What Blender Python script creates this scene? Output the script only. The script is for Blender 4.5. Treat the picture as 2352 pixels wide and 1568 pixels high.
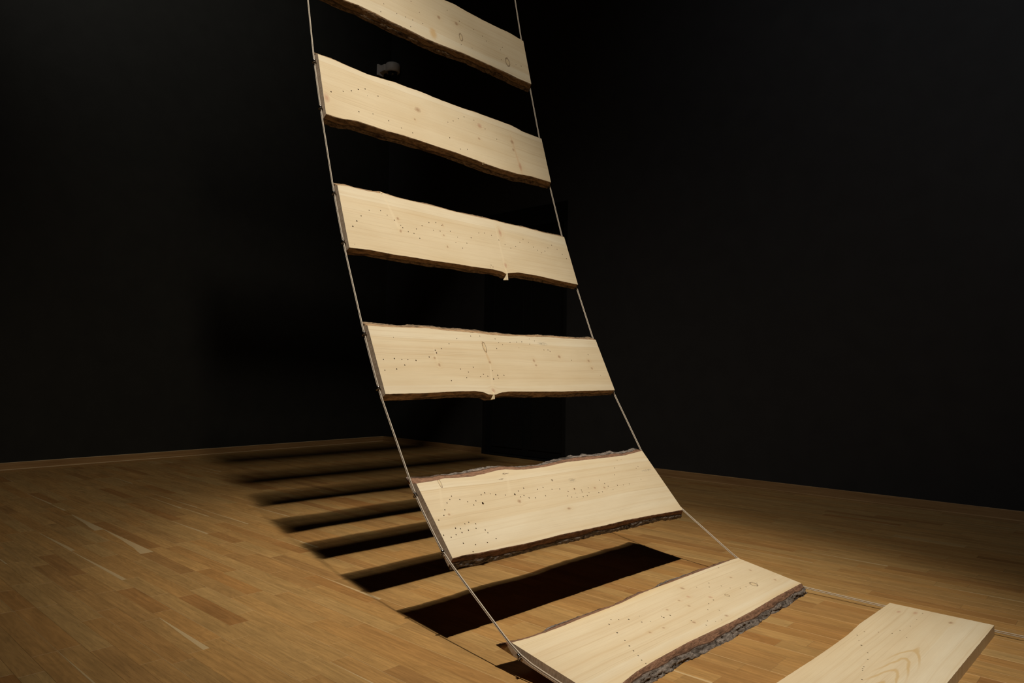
# Gallery room with a rope ladder of live-edge pine planks lit by ceiling spotlights.
import bpy, bmesh, math, random
from mathutils import Vector, Matrix, noise
from mathutils.geometry import delaunay_2d_cdt

random.seed(7)
scene = bpy.context.scene
for o in list(bpy.data.objects):
    bpy.data.objects.remove(o, do_unlink=True)
C = scene.collection

# ------------------------------------------------------------------ camera
CAM_F, CAM_PITCH, CAM_ROLL, CAM_YAW = 1645.65, 0.040895, 0.014257, 2.316193
CAM_LOC = Vector((0, 0, 1.0))
_fw = Vector((math.cos(CAM_YAW)*math.cos(CAM_PITCH), math.sin(CAM_YAW)*math.cos(CAM_PITCH), math.sin(CAM_PITCH)))
_rt = Vector((math.sin(CAM_YAW), -math.cos(CAM_YAW), 0))
_up = _rt.cross(_fw)
RIGHT = math.cos(CAM_ROLL)*_rt + math.sin(CAM_ROLL)*_up
UP = -math.sin(CAM_ROLL)*_rt + math.cos(CAM_ROLL)*_up
cam_data = bpy.data.cameras.new('camera')
cam_data.sensor_width = 36
cam_data.lens = CAM_F/2352*36
cam_data.clip_start = .02
cam_data.clip_end = 100
cam = bpy.data.objects.new('camera', cam_data)
C.objects.link(cam)
cam.matrix_world = Matrix(((RIGHT.x, UP.x, -_fw.x, CAM_LOC.x), (RIGHT.y, UP.y, -_fw.y, CAM_LOC.y),
                           (RIGHT.z, UP.z, -_fw.z, CAM_LOC.z), (0, 0, 0, 1)))
scene.camera = cam

# ------------------------------------------------------------------ colour management, world
vs = scene.view_settings
vs.view_transform = 'Standard'
vs.look = 'None'
vs.gamma = 1
vs.use_curve_mapping = False
vs.exposure = -0.05
world = bpy.data.worlds.new('world')
scene.world = world
world.use_nodes = True
world.node_tree.nodes['Background'].inputs[0].default_value = (.5, .55, .6, 1)
world.node_tree.nodes['Background'].inputs[1].default_value = 0.0

# ------------------------------------------------------------------ the gallery's spotlights, then added wall fill
LAMP_A = Vector((-.08, .53, 8.0))
LAMP_B = LAMP_A + Vector((-.15, .02, 0))
AIM = Vector((-2.2, 2.64, 0))
AIM_B = Vector((-4.3, 2.75, 0))
LAMP_C = LAMP_A + Vector((-.55, .08, 0))
AIM_C = Vector((-4.7, 3.1, 0))
def spot(name, loc, aim, watts, cone, blend, radius, col, squeeze=1.0):
    """a gallery spot; squeeze < 1 is a spread lens that keeps the beam long in X and narrow in Y"""
    l = bpy.data.lights.new(name, 'SPOT')
    l.energy = watts
    l.spot_size = math.radians(cone)
    l.spot_blend = blend
    l.shadow_soft_size = radius
    l.color = col
    o = bpy.data.objects.new(name, l)
    z = (loc-aim).normalized()
    x = Vector((0, 1, 0)) - z*z.y
    x.normalize()
    y = z.cross(x)
    x = x*squeeze
    o.matrix_world = Matrix(((x.x, y.x, z.x, loc.x), (x.y, y.y, z.y, loc.y), (x.z, y.z, z.z, loc.z), (0, 0, 0, 1)))
    C.objects.link(o)
    return o
WARM = (1.0, .905, .745)
spot('key_spot_light', LAMP_A, AIM, 2530, 44, 1.0, .065, WARM, .63)
spot('second_spot_light', LAMP_B, AIM_B, 560, 72, 1.0, .15, WARM, .88)
spot('third_spot_light', LAMP_C, AIM_C, 330, 62, 1.0, .15, WARM, .8)
# weak fill lamps, unseen, added far up to lift the dark walls
spot('left_wall_fill_light', Vector((-4.2, 1.0, 8.0)), Vector((-8, 2.8, 5.6)), 330, 62, 1.0, .1, (1, .97, .9))
spot('right_wall_fill_light', Vector((1.5, 1.0, 8.0)), Vector((-.3, 6.1, 4.0)), 330, 66, 1.0, .15, (.85, .92, 1))

# ------------------------------------------------------------------ measured ladder geometry
PLANK_LEN = 1.6022
THICK = .04
# C centre of the front face; a along the plank, b up its width, n out of the sawn face; all other values in metres on that face
PLANKS = {
1: dict(
  C=[-3.1239,2.6646,3.0462],
  a=[.0333,.9993,-.0164],
  b=[-.2562,.0244,.9663],
  n=[.966,-.0279,.2568],
  top=[[.1145,.1659],[.1949,.1755],[.2924,.168],[.432,.1652],[.549,.1666],[.6715,.1726],[.811,.1624]],
  bot=[[-.606,-.168],[-.5248,-.1612],[-.4279,-.1621],[-.3213,-.1709],[-.2092,-.1723],[-.0694,-.1789],[.063,-.173],[.2025,-.1627],[.3841,-.1618],[.5771,-.1608],[.6772,-.1648],[.7926,-.1621]],
  holes=[[-.3514,-.0749,1],[-.3796,-.137,1],[-.2678,-.099,1],[-.2072,-.0945,1],[-.1582,-.0926,1],[-.0842,-.0839,1],[-.1805,-.1457,1],[-.0985,-.0148,1],[-.15,.0344,1],[.1287,.1,1],[.2186,.0642,1],[.3344,.0532,1],[.431,.0112,1],[.5522,-.0029,1],[.5762,.0255,1],[.5435,-.0792,1],[.68,-.063,1],[.7306,-.0546,1],[.2015,-.1073,1],[.2915,-.095,1],[.4038,.0361,1]],
  knots=[[.0499,.0158,.0181,.018,0],[.189,.0334,.0206,.0169,0],[.2101,-.0522,.0144,.0274,0],[.6011,-.075,.02,.032,0],[-.0148,-.1194,.0335,.044,4]],
),
2: dict(
  C=[-2.9106,2.6263,2.3376],
  a=[.0241,.9997,-.0073],
  b=[-.2809,.0138,.9597],
  n=[.9595,-.021,.2811],
  top=[[-.8014,.16],[-.7196,.1605],[-.6262,.1547],[-.5225,.1491],[-.4402,.1546],[-.3402,.1636],[-.2679,.1619],[-.1773,.1657],[-.0773,.1612],[.0273,.1603],[.1276,.1604],[.2506,.1665],[.3873,.1678],[.54,.1681],[.6354,.1535],[.8034,.1541]],
  bot=[[-.8038,-.1641],[-.7537,-.1663],[-.7048,-.1632],[-.6346,-.1508],[-.5447,-.1514],[-.4449,-.1533],[-.3397,-.1485],[-.2313,-.1504],[-.1182,-.1524],[-.0079,-.1532],[.0812,-.1572],[.1732,-.1613],[.2241,-.166],[.3365,-.1688],[.4907,-.1671],[.5491,-.1616],[.609,-.155],[.7988,-.1527]],
  holes=[[-.7557,-.0316,1.3],[-.6847,-.0055,1.1],[-.6359,.0142,1.1],[-.5928,.0366,1.3],[-.5495,.0546,1.1],[-.4747,.0384,1.1],[-.5423,.0176,.6],[-.6086,-.0936,1.2],[-.5244,-.0796,1.1],[-.4305,-.0899,1.2],[-.3552,-.1091,1],[-.2835,-.1168,1.1],[-.0115,.0284,1],[.0322,.0501,1],[.0754,.0774,1],[.1251,.1041,1],[.2031,.1064,.9],[.2838,.0735,1],[.3684,.0293,1],[-.0199,-.0709,1],[.0477,-.1225,1],[.103,-.109,1],[-.3898,.1362,.5]],
  knots=[[-.2203,.0404,.0282,.0212,0],[.2411,.0814,.0249,.0229,1],[.5035,.0484,.02,.0193,0],[.5009,-.0051,.0128,.0147,0],[.216,-.0099,.0132,.0099,0],[-.7857,-.0749,.0226,.0357,1],[-.2519,-.0277,.0098,.0092,0],[.5336,-.1106,.0185,.0366,1]],
),
3: dict(
  C=[-2.7071,2.6277,1.6804],
  a=[.027,.9996,-.0053],
  b=[-.3534,.0145,.9354],
  n=[.9351,-.0233,.3537],
  top=[[-.802,.1598],[-.7387,.1676],[-.6758,.1646],[-.6251,.1655],[-.5726,.1686],[-.545,.1748],[-.5192,.1711],[-.474,.1664],[-.3545,.1662],[-.229,.166],[-.0982,.1617],[.0406,.1614],[.1882,.1653],[.2892,.1619],[.4501,.1634],[.618,.1584],[.8051,.1609]],
  bot=[[-.8004,-.1596],[-.6935,-.1549],[-.5648,-.159],[-.435,-.1572],[-.3148,-.1578],[-.1875,-.1546],[-.0545,-.1551],[.087,-.1517],[.1632,-.1573],[.1798,-.1669],[.2073,-.1596],[.2887,-.1454],[.4484,-.1457],[.6143,-.1548],[.797,-.162]],
  holes=[[-.65,.0588,1],[-.5833,.0701,1],[-.7025,.019,1.1],[-.7322,-.0137,1.2],[-.7602,-.0462,1.4],[-.5492,.0522,.9],[-.5115,.0319,1.1],[-.479,.0103,1],[-.4702,-.0015,1.2],[-.4405,-.0176,1],[-.4068,-.0217,1],[-.3764,-.0437,1.1],[-.3844,.0073,1],[-.3433,.0321,1],[-.2924,.0598,1.1],[-.2446,.0687,1],[-.2087,.0588,1],[-.2289,.0223,1],[-.2737,.0196,.8],[-.1572,.0341,1.1],[-.1163,.0063,.8],[-.0168,.0199,1],[-.0587,-.0192,1],[-.0989,-.0543,1],[-.1379,-.0289,.8],[.0508,.0603,1],[.0952,.0672,1],[.1454,.0622,1],[.1963,.0411,1],[.2378,.0196,1],[.2774,.0032,1],[.3231,.0208,1],[.3689,.0553,1],[.4033,.0801,1],[.4458,.0678,1],[.476,.0414,1],[.5068,.0251,1],[.5375,.0136,1],[.5729,.0292,1],[.61,.0572,1],[.6531,.0812,1],[.695,.0607,1],[.7314,.0312,1],[.762,.0076,1],[.0831,-.1276,1],[.0943,-.1377,1],[.0708,-.1423,.7],[-.7686,-.1384,.6]],
  knots=[[-.4882,.0462,.0106,.0118,0],[-.4876,-.023,.0106,.0124,0],[.2219,.0915,.0159,.0346,1],[-.2105,.0017,.0084,.0072,0],[-.2031,-.0623,.0076,.01,0],[-.201,.0617,.0068,.0103,0],[.1975,-.1138,.0138,.0228,1]],
),
4: dict(
  C=[-2.4219,2.6069,1.0417],
  a=[.0135,.9999,.0008],
  b=[-.431,.0051,.9023],
  n=[.9023,-.0125,.431],
  top=[[-.8023,.1573],[-.7106,.1566],[-.6046,.1585],[-.4617,.1637],[-.3774,.1584],[-.2555,.1563],[-.1619,.155],[-.0569,.1497],[.0549,.1494],[.1543,.1544],[.2342,.153],[.3625,.1584],[.5277,.1567],[.8059,.1612]],
  bot=[[-.8005,-.1582],[-.7042,-.158],[-.5994,-.1571],[-.4882,-.1538],[-.3712,-.1509],[-.2905,-.1513],[-.2429,-.1571],[-.214,-.1694],[-.1848,-.1712],[-.1585,-.1703],[-.1426,-.1638],[-.0773,-.1566],[.109,-.159],[.3105,-.1617],[.5315,-.1599],[.7964,-.1599]],
  holes=[[-.7652,-.0009,1.1],[-.7065,.0041,1.1],[-.6674,.0013,1],[-.6351,.0015,1],[-.5912,-.0019,1.1],[-.6605,-.0256,1.1],[-.7091,-.0445,1.1],[-.7721,-.0512,1],[-.5102,.0164,1],[-.4228,.0613,1],[-.3665,.0888,1],[-.3073,.1178,1],[-.2115,.1362,1],[-.1488,.1393,.8],[-.0474,.1284,1],[-.0298,.109,.8],[-.0069,.0976,.8],[.0535,.1132,1],[.1052,.1169,1],[.1448,.1201,1],[.2006,.1089,1],[.2107,.1396,.8],[.247,.1298,.8],[-.0591,.0741,1.1],[.1076,.0852,.7],[.2994,.0783,1],[.3327,.0794,1],[.3461,.0721,1],[.5036,.0226,1],[-.3426,-.0408,1],[-.2986,-.0555,1],[-.2591,-.0304,1],[-.3209,-.0839,1],[-.2303,-.079,1],[-.2064,-.0662,1],[-.1813,-.0762,1.1],[-.1378,-.0466,1],[-.1482,-.091,1.3],[-.1126,-.0711,1.1],[-.1136,-.0862,1],[-.0685,-.0709,1],[-.4203,-.0989,1.1],[-.4592,-.1511,.6],[-.6808,.1066,.6],[.7194,-.0678,.6],[.6727,.0613,.9],[-.4602,.0385,1.2],[-.4633,.0514,1.2]],
  knots=[[-.4803,.0133,.0099,.008,0],[-.4649,-.0211,.0107,.0123,0],[-.1409,.0797,.0123,.0294,0],[-.1373,-.0025,.0123,.0092,0],[.1896,.0135,.0121,.014,0],[.1933,-.013,.0121,.0084,0],[.4076,.0414,.0175,.0132,0],[.657,.0219,.0144,.0106,0],[.6611,-.0248,.012,.0105,0],[.3046,.1154,.0472,.0131,3],[-.1744,-.15,.0156,.0165,1]],
),
5: dict(
  C=[-2.0372,2.5999,.4337],
  a=[.0098,.9999,-.0051],
  b=[-.6625,.0103,.749],
  n=[.749,-.0039,.6625],
  top=[[-.8003,.1638],[-.7565,.1648],[-.6938,.167],[-.6491,.1715],[-.5801,.1656],[-.5061,.1639],[-.4246,.1699],[-.3549,.1777],[-.2961,.1786],[-.242,.1702],[-.1756,.1647],[-.0372,.1654],[.1189,.1769],[.2751,.1758],[.4412,.1738],[.6212,.1741],[.8097,.1893]],
  bot=[[-.8013,-.1618],[-.7377,-.1604],[-.6371,-.1657],[-.5293,-.1686],[-.4151,-.1716],[-.2912,-.171],[-.1588,-.1697],[-.0215,-.1731],[.126,-.1755],[.2874,-.1743],[.4541,-.1795],[.6322,-.1858],[.797,-.192]],
  holes=[[-.6629,.0875,.9],[-.6796,.0742,1],[-.7015,.0612,1],[-.7278,.034,1],[-.7452,.0116,1],[-.7797,-.0037,1],[-.6304,.0674,1],[-.5969,.0521,.9],[-.5524,.0504,1],[-.5744,.0338,1],[-.523,.0348,1.8],[-.5083,.074,1],[-.4839,.0799,1.2],[-.4572,.0718,.8],[-.4295,.0636,1.1],[-.3773,.0553,1],[-.3215,.0514,1.6],[-.2899,.0643,1],[-.2499,.0737,1],[-.296,.0351,1],[-.2729,.0388,1],[-.25,.0241,1.1],[-.2119,.019,1],[-.1698,.0581,1.1],[-.1283,.0628,1.1],[-.0788,.0467,1],[-.0279,.0417,1],[-.1432,.0202,1],[-.0029,.0008,1],[.0191,-.0079,1],[.0535,-.014,1],[.0183,.0235,1],[.0615,.0076,.8],[.11,.008,1],[.0976,-.0162,1],[.1299,-.0154,1],[.1552,-.0016,.8],[.0701,.0301,1.2],[.113,.0188,1],[.1696,.0237,1],[.2242,-.0105,1],[.2532,-.0104,1],[.2864,.0536,1],[.3093,.0313,1],[.3225,.0141,1],[.3435,-.008,.8],[.3981,.0104,1],[.4458,.007,.8],[.4984,.0063,1],[.6203,.0208,.7],[.4661,.1082,1],[.5261,.1509,.7],[.5646,.1533,.7],[.6685,.0979,1],[.6416,.0886,.8],[.429,.0695,1],[-.7208,-.049,1],[-.6984,-.0551,1],[-.6663,-.0385,1],[-.644,-.0355,1],[-.6139,-.0471,1],[-.6233,-.0659,1],[-.6646,-.0673,1],[-.7006,-.0717,1],[-.7334,-.0753,1],[-.7617,-.0813,1],[-.7909,-.0676,1],[-.5822,-.0801,1],[-.5762,-.0938,1],[-.5504,-.1247,1],[-.6037,-.1323,1],[-.6658,-.1303,1],[-.7193,-.1147,1],[-.6938,-.1554,1]],
  knots=[[-.6873,.1535,.0069,.0238,0],[-.3102,.1575,.0299,.0061,2],[-.3516,.1329,.0293,.003,2],[-.044,.0918,.0084,.0101,2],[.0927,.076,.0338,.0154,3],[.2171,.0178,.0115,.0084,0],[.2884,.0105,.0108,.0085,0],[-.3179,.0159,.0148,.0129,0],[-.7187,.0117,.0088,.007,0],[-.0429,-.0605,.0187,.0084,0],[.7189,.0678,.0589,.0086,3],[.0701,.0301,.0079,.0063,0]],
),
6: dict(
  C=[-1.4366,2.5711,.0721],
  a=[.0089,1,-.0023],
  b=[-.9833,.0092,.1815],
  n=[.1815,.0007,.9834],
  top=[[-.8017,.1764],[-.7255,.1671],[-.6388,.1625],[-.5433,.1612],[-.4376,.1635],[-.3304,.1622],[-.1941,.1624],[-.0434,.1725],[.092,.173],[.206,.1698],[.331,.1691],[.4618,.1674],[.6137,.1648],[.7621,.1629],[.807,.1569]],
  bot=[[-.8027,-.179],[-.6704,-.1774],[-.5768,-.164],[-.4527,-.1577],[-.3369,-.1565],[-.2331,-.1549],[-.0789,-.1598],[.0891,-.1652],[.287,-.1645],[.5228,-.1568],[.7947,-.1561]],
  holes=[[-.4117,.0258,1.2],[-.4325,-.0219,1],[-.4513,-.054,1.2],[-.4671,-.0813,1],[-.4801,-.1092,1],[-.4946,-.1324,.9],[-.5007,-.1527,.9],[-.3469,.0999,1],[-.3195,.0845,1],[-.2823,.0649,1.2],[-.2554,.0254,1],[-.2179,.0106,.8],[-.2212,.058,.7],[-.1406,.0103,.9],[-.1412,.0001,1.2],[-.0989,-.0023,1.2],[-.3859,.0804,1],[.3552,.0764,1],[.3165,.0542,1],[.257,.0821,.8],[.3804,.0305,1],[.4008,-.0012,.8],[.4449,-.0275,1],[.4875,-.0335,.8],[.2065,-.0238,1.1],[.1522,-.0313,1],[.0944,-.0585,.8],[.1389,-.0858,1],[-.039,-.1241,1],[-.0002,-.1082,.8],[.0266,-.1286,.8],[.062,-.1352,.8],[.5813,-.0406,.8],[.5738,.144,1],[-.0603,-.0716,.9]],
  knots=[[.1836,.1094,.0136,.0156,0],[.3118,-.0317,.011,.0112,0],[.5526,-.0392,.0191,.0194,0],[.5201,.0558,.0107,.0087,0],[.7066,.0487,.0116,.0103,0],[.7115,-.0699,.0118,.0105,0],[.2205,-.0028,.014,.0125,1],[.13,.0502,.0133,.0113,1],[.0586,.0515,.0096,.0087,0],[.0515,.0019,.0107,.0085,0],[-.0676,.0307,.0101,.0072,0],[-.2171,-.0455,.0093,.0074,0],[-.2966,-.0381,.0089,.0078,0],[-.0641,-.0852,.0121,.0114,0],[.1176,-.127,.0134,.0104,0]],
),
7: dict(
  C=[-.7167,2.558,.04],
  a=[.0132,.9999,0],
  b=[-.9999,.0132,0],
  n=[0,0,1],
  top=[[-.3203,.2055],[-.0323,.1947],[.1643,.1915],[.282,.1913],[.4375,.1993],[.8015,.1943]],
  bot=[[.0665,-.1768],[.8176,-.1787]],
  holes=[[.2992,.1649,1.1],[.3561,.1574,.8],[.3915,.1194,.9],[.4131,.0776,1],[.4695,.066,.9],[.5503,.0517,.8],[.6541,.0555,.8],[.7508,.0581,.8],[.2501,.143,.8],[.2056,.1207,1.1],[.1469,.0817,.8],[.0858,.063,.9],[.0108,.0519,.9],[-.0087,.0496,.9],[-.0231,.0451,.9],[.4074,.0271,.8],[-.0987,.0233,.9]],
  knots=[[.702,.1338,.0235,.0097,1],[.7351,.0814,.0242,.0103,1],[.7084,-.0505,.0219,.0113,0]],
),
}

# ------------------------------------------------------------------ helpers
class NT:
    """tiny node-graph builder"""
    def __init__(self, name):
        self.m = bpy.data.materials.new(name)
        self.m.use_nodes = True
        self.t = self.m.node_tree
        self.b = self.t.nodes['Principled BSDF']
    def n(self, kind, **kw):
        nd = self.t.nodes.new(kind)
        for k, v in kw.items():
            setattr(nd, k, v)
        return nd
    def set(self, sock, v):
        if isinstance(v, bpy.types.NodeSocket):
            self.t.links.new(v, sock)
        else:
            sock.default_value = v
    def math(self, op, a, b=0.0, c=0.0, clamp=False):
        nd = self.n('ShaderNodeMath', operation=op, use_clamp=clamp)
        for i, v in enumerate((a, b, c)):
            self.set(nd.inputs[i], v)
        return nd.outputs[0]
    def vmath(self, op, a, b=(0, 0, 0)):
        nd = self.n('ShaderNodeVectorMath', operation=op)
        self.set(nd.inputs[0], a)
        self.set(nd.inputs[1], b)
        return nd.outputs['Value'] if op == 'LENGTH' else nd.outputs[0]
    def mix(self, f, a, b, mode='MIX'):
        nd = self.n('ShaderNodeMix', data_type='RGBA', blend_type=mode)
        self.set(nd.inputs[0], f)
        self.set(nd.inputs[6], a)
        self.set(nd.inputs[7], b)
        return nd.outputs[2]
    def noise(self, vec, scale, detail=3.0, rough=.5, dist=0.0):
        nd = self.n('ShaderNodeTexNoise')
        self.set(nd.inputs['Vector'], vec)
        nd.inputs['Scale'].default_value = scale
        nd.inputs['Detail'].default_value = detail
        nd.inputs['Roughness'].default_value = rough
        nd.inputs['Distortion'].default_value = dist
        return nd.outputs[0]
    def ramp(self, f, stops):
        nd = self.n('ShaderNodeValToRGB')
        self.set(nd.inputs[0], f)
        el = nd.color_ramp.elements
        while len(el) < len(stops):
            el.new(.5)
        for e, (p, c) in zip(el, stops):
            e.position = p
            e.color = (c if len(c) == 4 else (*c, 1)) if isinstance(c, tuple) else (c, c, c, 1)
        return nd.outputs[0]
    def rng(self, v, a, b, c, d, smooth=False):
        nd = self.n('ShaderNodeMapRange', interpolation_type='SMOOTHSTEP' if smooth else 'LINEAR')
        self.set(nd.inputs[0], v)
        for i, x in enumerate((a, b, c, d)):
            nd.inputs[i+1].default_value = x
        return nd.outputs[0]
    def attr(self, name):
        return self.n('ShaderNodeAttribute', attribute_name=name).outputs
    def bump(self, h, strength, dist):
        nd = self.n('ShaderNodeBump')
        nd.inputs['Strength'].default_value = strength
        nd.inputs['Distance'].default_value = dist
        self.set(nd.inputs['Height'], h)
        self.t.links.new(nd.outputs[0], self.b.inputs['Normal'])
    def out(self, col=None, rough=None, spec=None, metal=None):
        for key, v in (('Base Color', col), ('Roughness', rough), ('Specular IOR Level', spec), ('Metallic', metal)):
            if v is not None:
                if key == 'Base Color' and isinstance(v, tuple) and len(v) == 3:
                    v = (*v, 1)
                self.set(self.b.inputs[key], v)
        return self.m

def link(name, bm, mats, parent=None, smooth=False):
    me = bpy.data.meshes.new(name)
    bm.normal_update()
    bm.to_mesh(me)
    bm.free()
    for m in (mats if isinstance(mats, (list, tuple)) else [mats]):
        me.materials.append(m)
    if smooth:
        for p in me.polygons:
            p.use_smooth = True
    o = bpy.data.objects.new(name, me)
    C.objects.link(o)
    if parent is not None:
        o.parent = parent
    return o
def structure(o):
    o['kind'] = 'structure'
    return o
def tag(o, label, cat, group=None):
    o['label'] = label
    o['category'] = cat
    if group:
        o['group'] = group
    return o
def box(bm, x0, x1, y0, y1, z0, z1, bevel=0.0, mat=0):
    vs = [bm.verts.new((x, y, z)) for x in (x0, x1) for y in (y0, y1) for z in (z0, z1)]
    fs = []
    for f in ((0, 1, 3, 2), (4, 6, 7, 5), (0, 4, 5, 1), (2, 3, 7, 6), (0, 2, 6, 4), (1, 5, 7, 3)):
        fc = bm.faces.new([vs[i] for i in f])
        fc.material_index = mat
        fs.append(fc)
    if bevel:
        es = list({e for f in fs for e in f.edges})
        bmesh.ops.bevel(bm, geom=es, offset=bevel, segments=2, affect='EDGES', profile=.6)
def tube(bm, pts, r, sides=8, caps=True):
    pts = [Vector(p) for p in pts]
    rings = []
    prev = None
    for i, p in enumerate(pts):
        t = (pts[min(i+1, len(pts)-1)] - pts[max(i-1, 0)]).normalized()
        if prev is None:
            u = t.cross(Vector((0, 0, 1)))
            if u.length < 1e-3:
                u = t.cross(Vector((0, 1, 0)))
            u.normalize()
        else:
            u = (prev - t*prev.dot(t)).normalized()
        prev = u
        w = t.cross(u)
        rr = r[i] if isinstance(r, (list, tuple)) else r
        rings.append([bm.verts.new(p + (u*math.cos(a) + w*math.sin(a))*rr)
                      for a in (2*math.pi*k/sides for k in range(sides))])
    for A, B in zip(rings, rings[1:]):
        for k in range(sides):
            bm.faces.new((A[k], A[(k+1) % sides], B[(k+1) % sides], B[k]))
    if caps:
        bm.faces.new(rings[0][::-1])
        bm.faces.new(rings[-1])
def project(p):
    q = Vector(p) - CAM_LOC
    z = q.dot(_fw)
    if z < .05:
        return None
    return (1176 + CAM_F*q.dot(RIGHT)/z, 784 - CAM_F*q.dot(UP)/z, z)

# ------------------------------------------------------------------ materials
def floor_material():
    g = NT('oak_parquet')
    geo = g.n('ShaderNodeNewGeometry').outputs['Position']
    tone = g.attr('tone')
    sep = g.n('ShaderNodeSeparateColor')
    g.set(sep.inputs[0], tone['Color'])
    R, G, B = sep.outputs[0], sep.outputs[1], sep.outputs[2]
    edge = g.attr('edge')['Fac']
    sap = g.attr('sap')['Fac']
    off = g.n('ShaderNodeCombineXYZ')
    g.set(off.inputs[0], g.math('MULTIPLY', B, 37.0))
    g.set(off.inputs[1], g.math('MULTIPLY', G, 11.0))
    g.set(off.inputs[2], g.math('MULTIPLY', B, 91.0))
    p = g.vmath('ADD', geo, off.outputs[0])
    # fine straight grain, cathedral figure and pores
    fine = g.noise(g.vmath('MULTIPLY', p, (3.5, 90, 1)), 1.0, 4, .6)
    warp = g.noise(g.vmath('MULTIPLY', p, (2.2, 10, 1)), 1.0, 2, .5)
    fig = g.math('SINE', g.math('MULTIPLY', warp, 75.0))
    pores = g.noise(g.vmath('MULTIPLY', p, (25, 520, 1)), 1.0, 2, .6)
    pores = g.rng(pores, .54, .72, 0, 1, True)
    blotch = g.noise(g.vmath('MULTIPLY', p, (4, 14, 1)), 1.0, 2)
    base = g.ramp(R, [(0.0, (.280, .140, .048)), (.22, (.345, .190, .068)), (.5, (.388, .232, .087)),
                      (.78, (.420, .264, .105)), (1.0, (.490, .320, .150))])
    hue = g.mix(g.math('MULTIPLY', G, .55), base, g.mix(1.0, base, (1.10, .93, .76, 1), 'MULTIPLY'))
    c = g.mix(1.0, hue, g.ramp(fine, [(.25, .80), (.75, 1.16)]), 'MULTIPLY')
    c = g.mix(1.0, c, g.rng(fig, -1, 1, .945, 1.035), 'MULTIPLY')
    c = g.mix(1.0, c, g.rng(blotch, .2, .8, .86, 1.12), 'MULTIPLY')
    c = g.mix(g.math('MULTIPLY', pores, .35), c, (.12, .065, .028, 1))
    # pale sapwood along one edge of a few strips
    uv = g.n('ShaderNodeUVMap').outputs[0]
    su = g.n('ShaderNodeSeparateXYZ')
    g.set(su.inputs[0], uv)
    lens = g.math('MULTIPLY_ADD', su.outputs[0], .85, .12)
    lim = g.math('MULTIPLY', g.math('MULTIPLY', lens, sap), g.rng(warp, .2, .8, .6, 1.3))
    sm = g.math('MULTIPLY', g.math('LESS_THAN', su.outputs[1], lim), g.math('GREATER_THAN', sap, .01))
    c = g.mix(g.math('MULTIPLY', sm, .62), c, (.58, .45, .26, 1))
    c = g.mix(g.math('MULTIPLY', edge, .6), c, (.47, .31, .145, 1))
    rough = g.rng(fine, .2, .8, .40, .52)
    g.bump(g.math('SUBTRACT', fine, g.math('MULTIPLY', pores, .8)), .25, .0012)
    return g.out(c, rough, .35)

def simple(name, col, rough=.6, spec=.5, metal=0.0, nscale=0, namp=0.0, bump=0.0):
    g = NT(name)
    if nscale:
        tc = g.n('ShaderNodeTexCoord').outputs['Object']
        nz = g.noise(tc, nscale, 4)
        c = g.mix(1.0, (*col, 1), g.rng(nz, .25, .75, 1-namp, 1+namp), 'MULTIPLY')
        if bump:
            g.bump(nz, bump, .002)
        return g.out(c, rough, spec, metal)
    return g.out(col, rough, spec, metal)

def skirting_material():
    g = NT('oak_skirting')
    tc = g.n('ShaderNodeTexCoord').outputs['Object']
    f = g.noise(g.vmath('MULTIPLY', tc, (2.5, 2.5, 60)), 1.0, 4)
    c = g.ramp(f, [(.25, (.30, .165, .065)), (.75, (.46, .28, .125))])
    return g.out(c, .45, .4)

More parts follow.
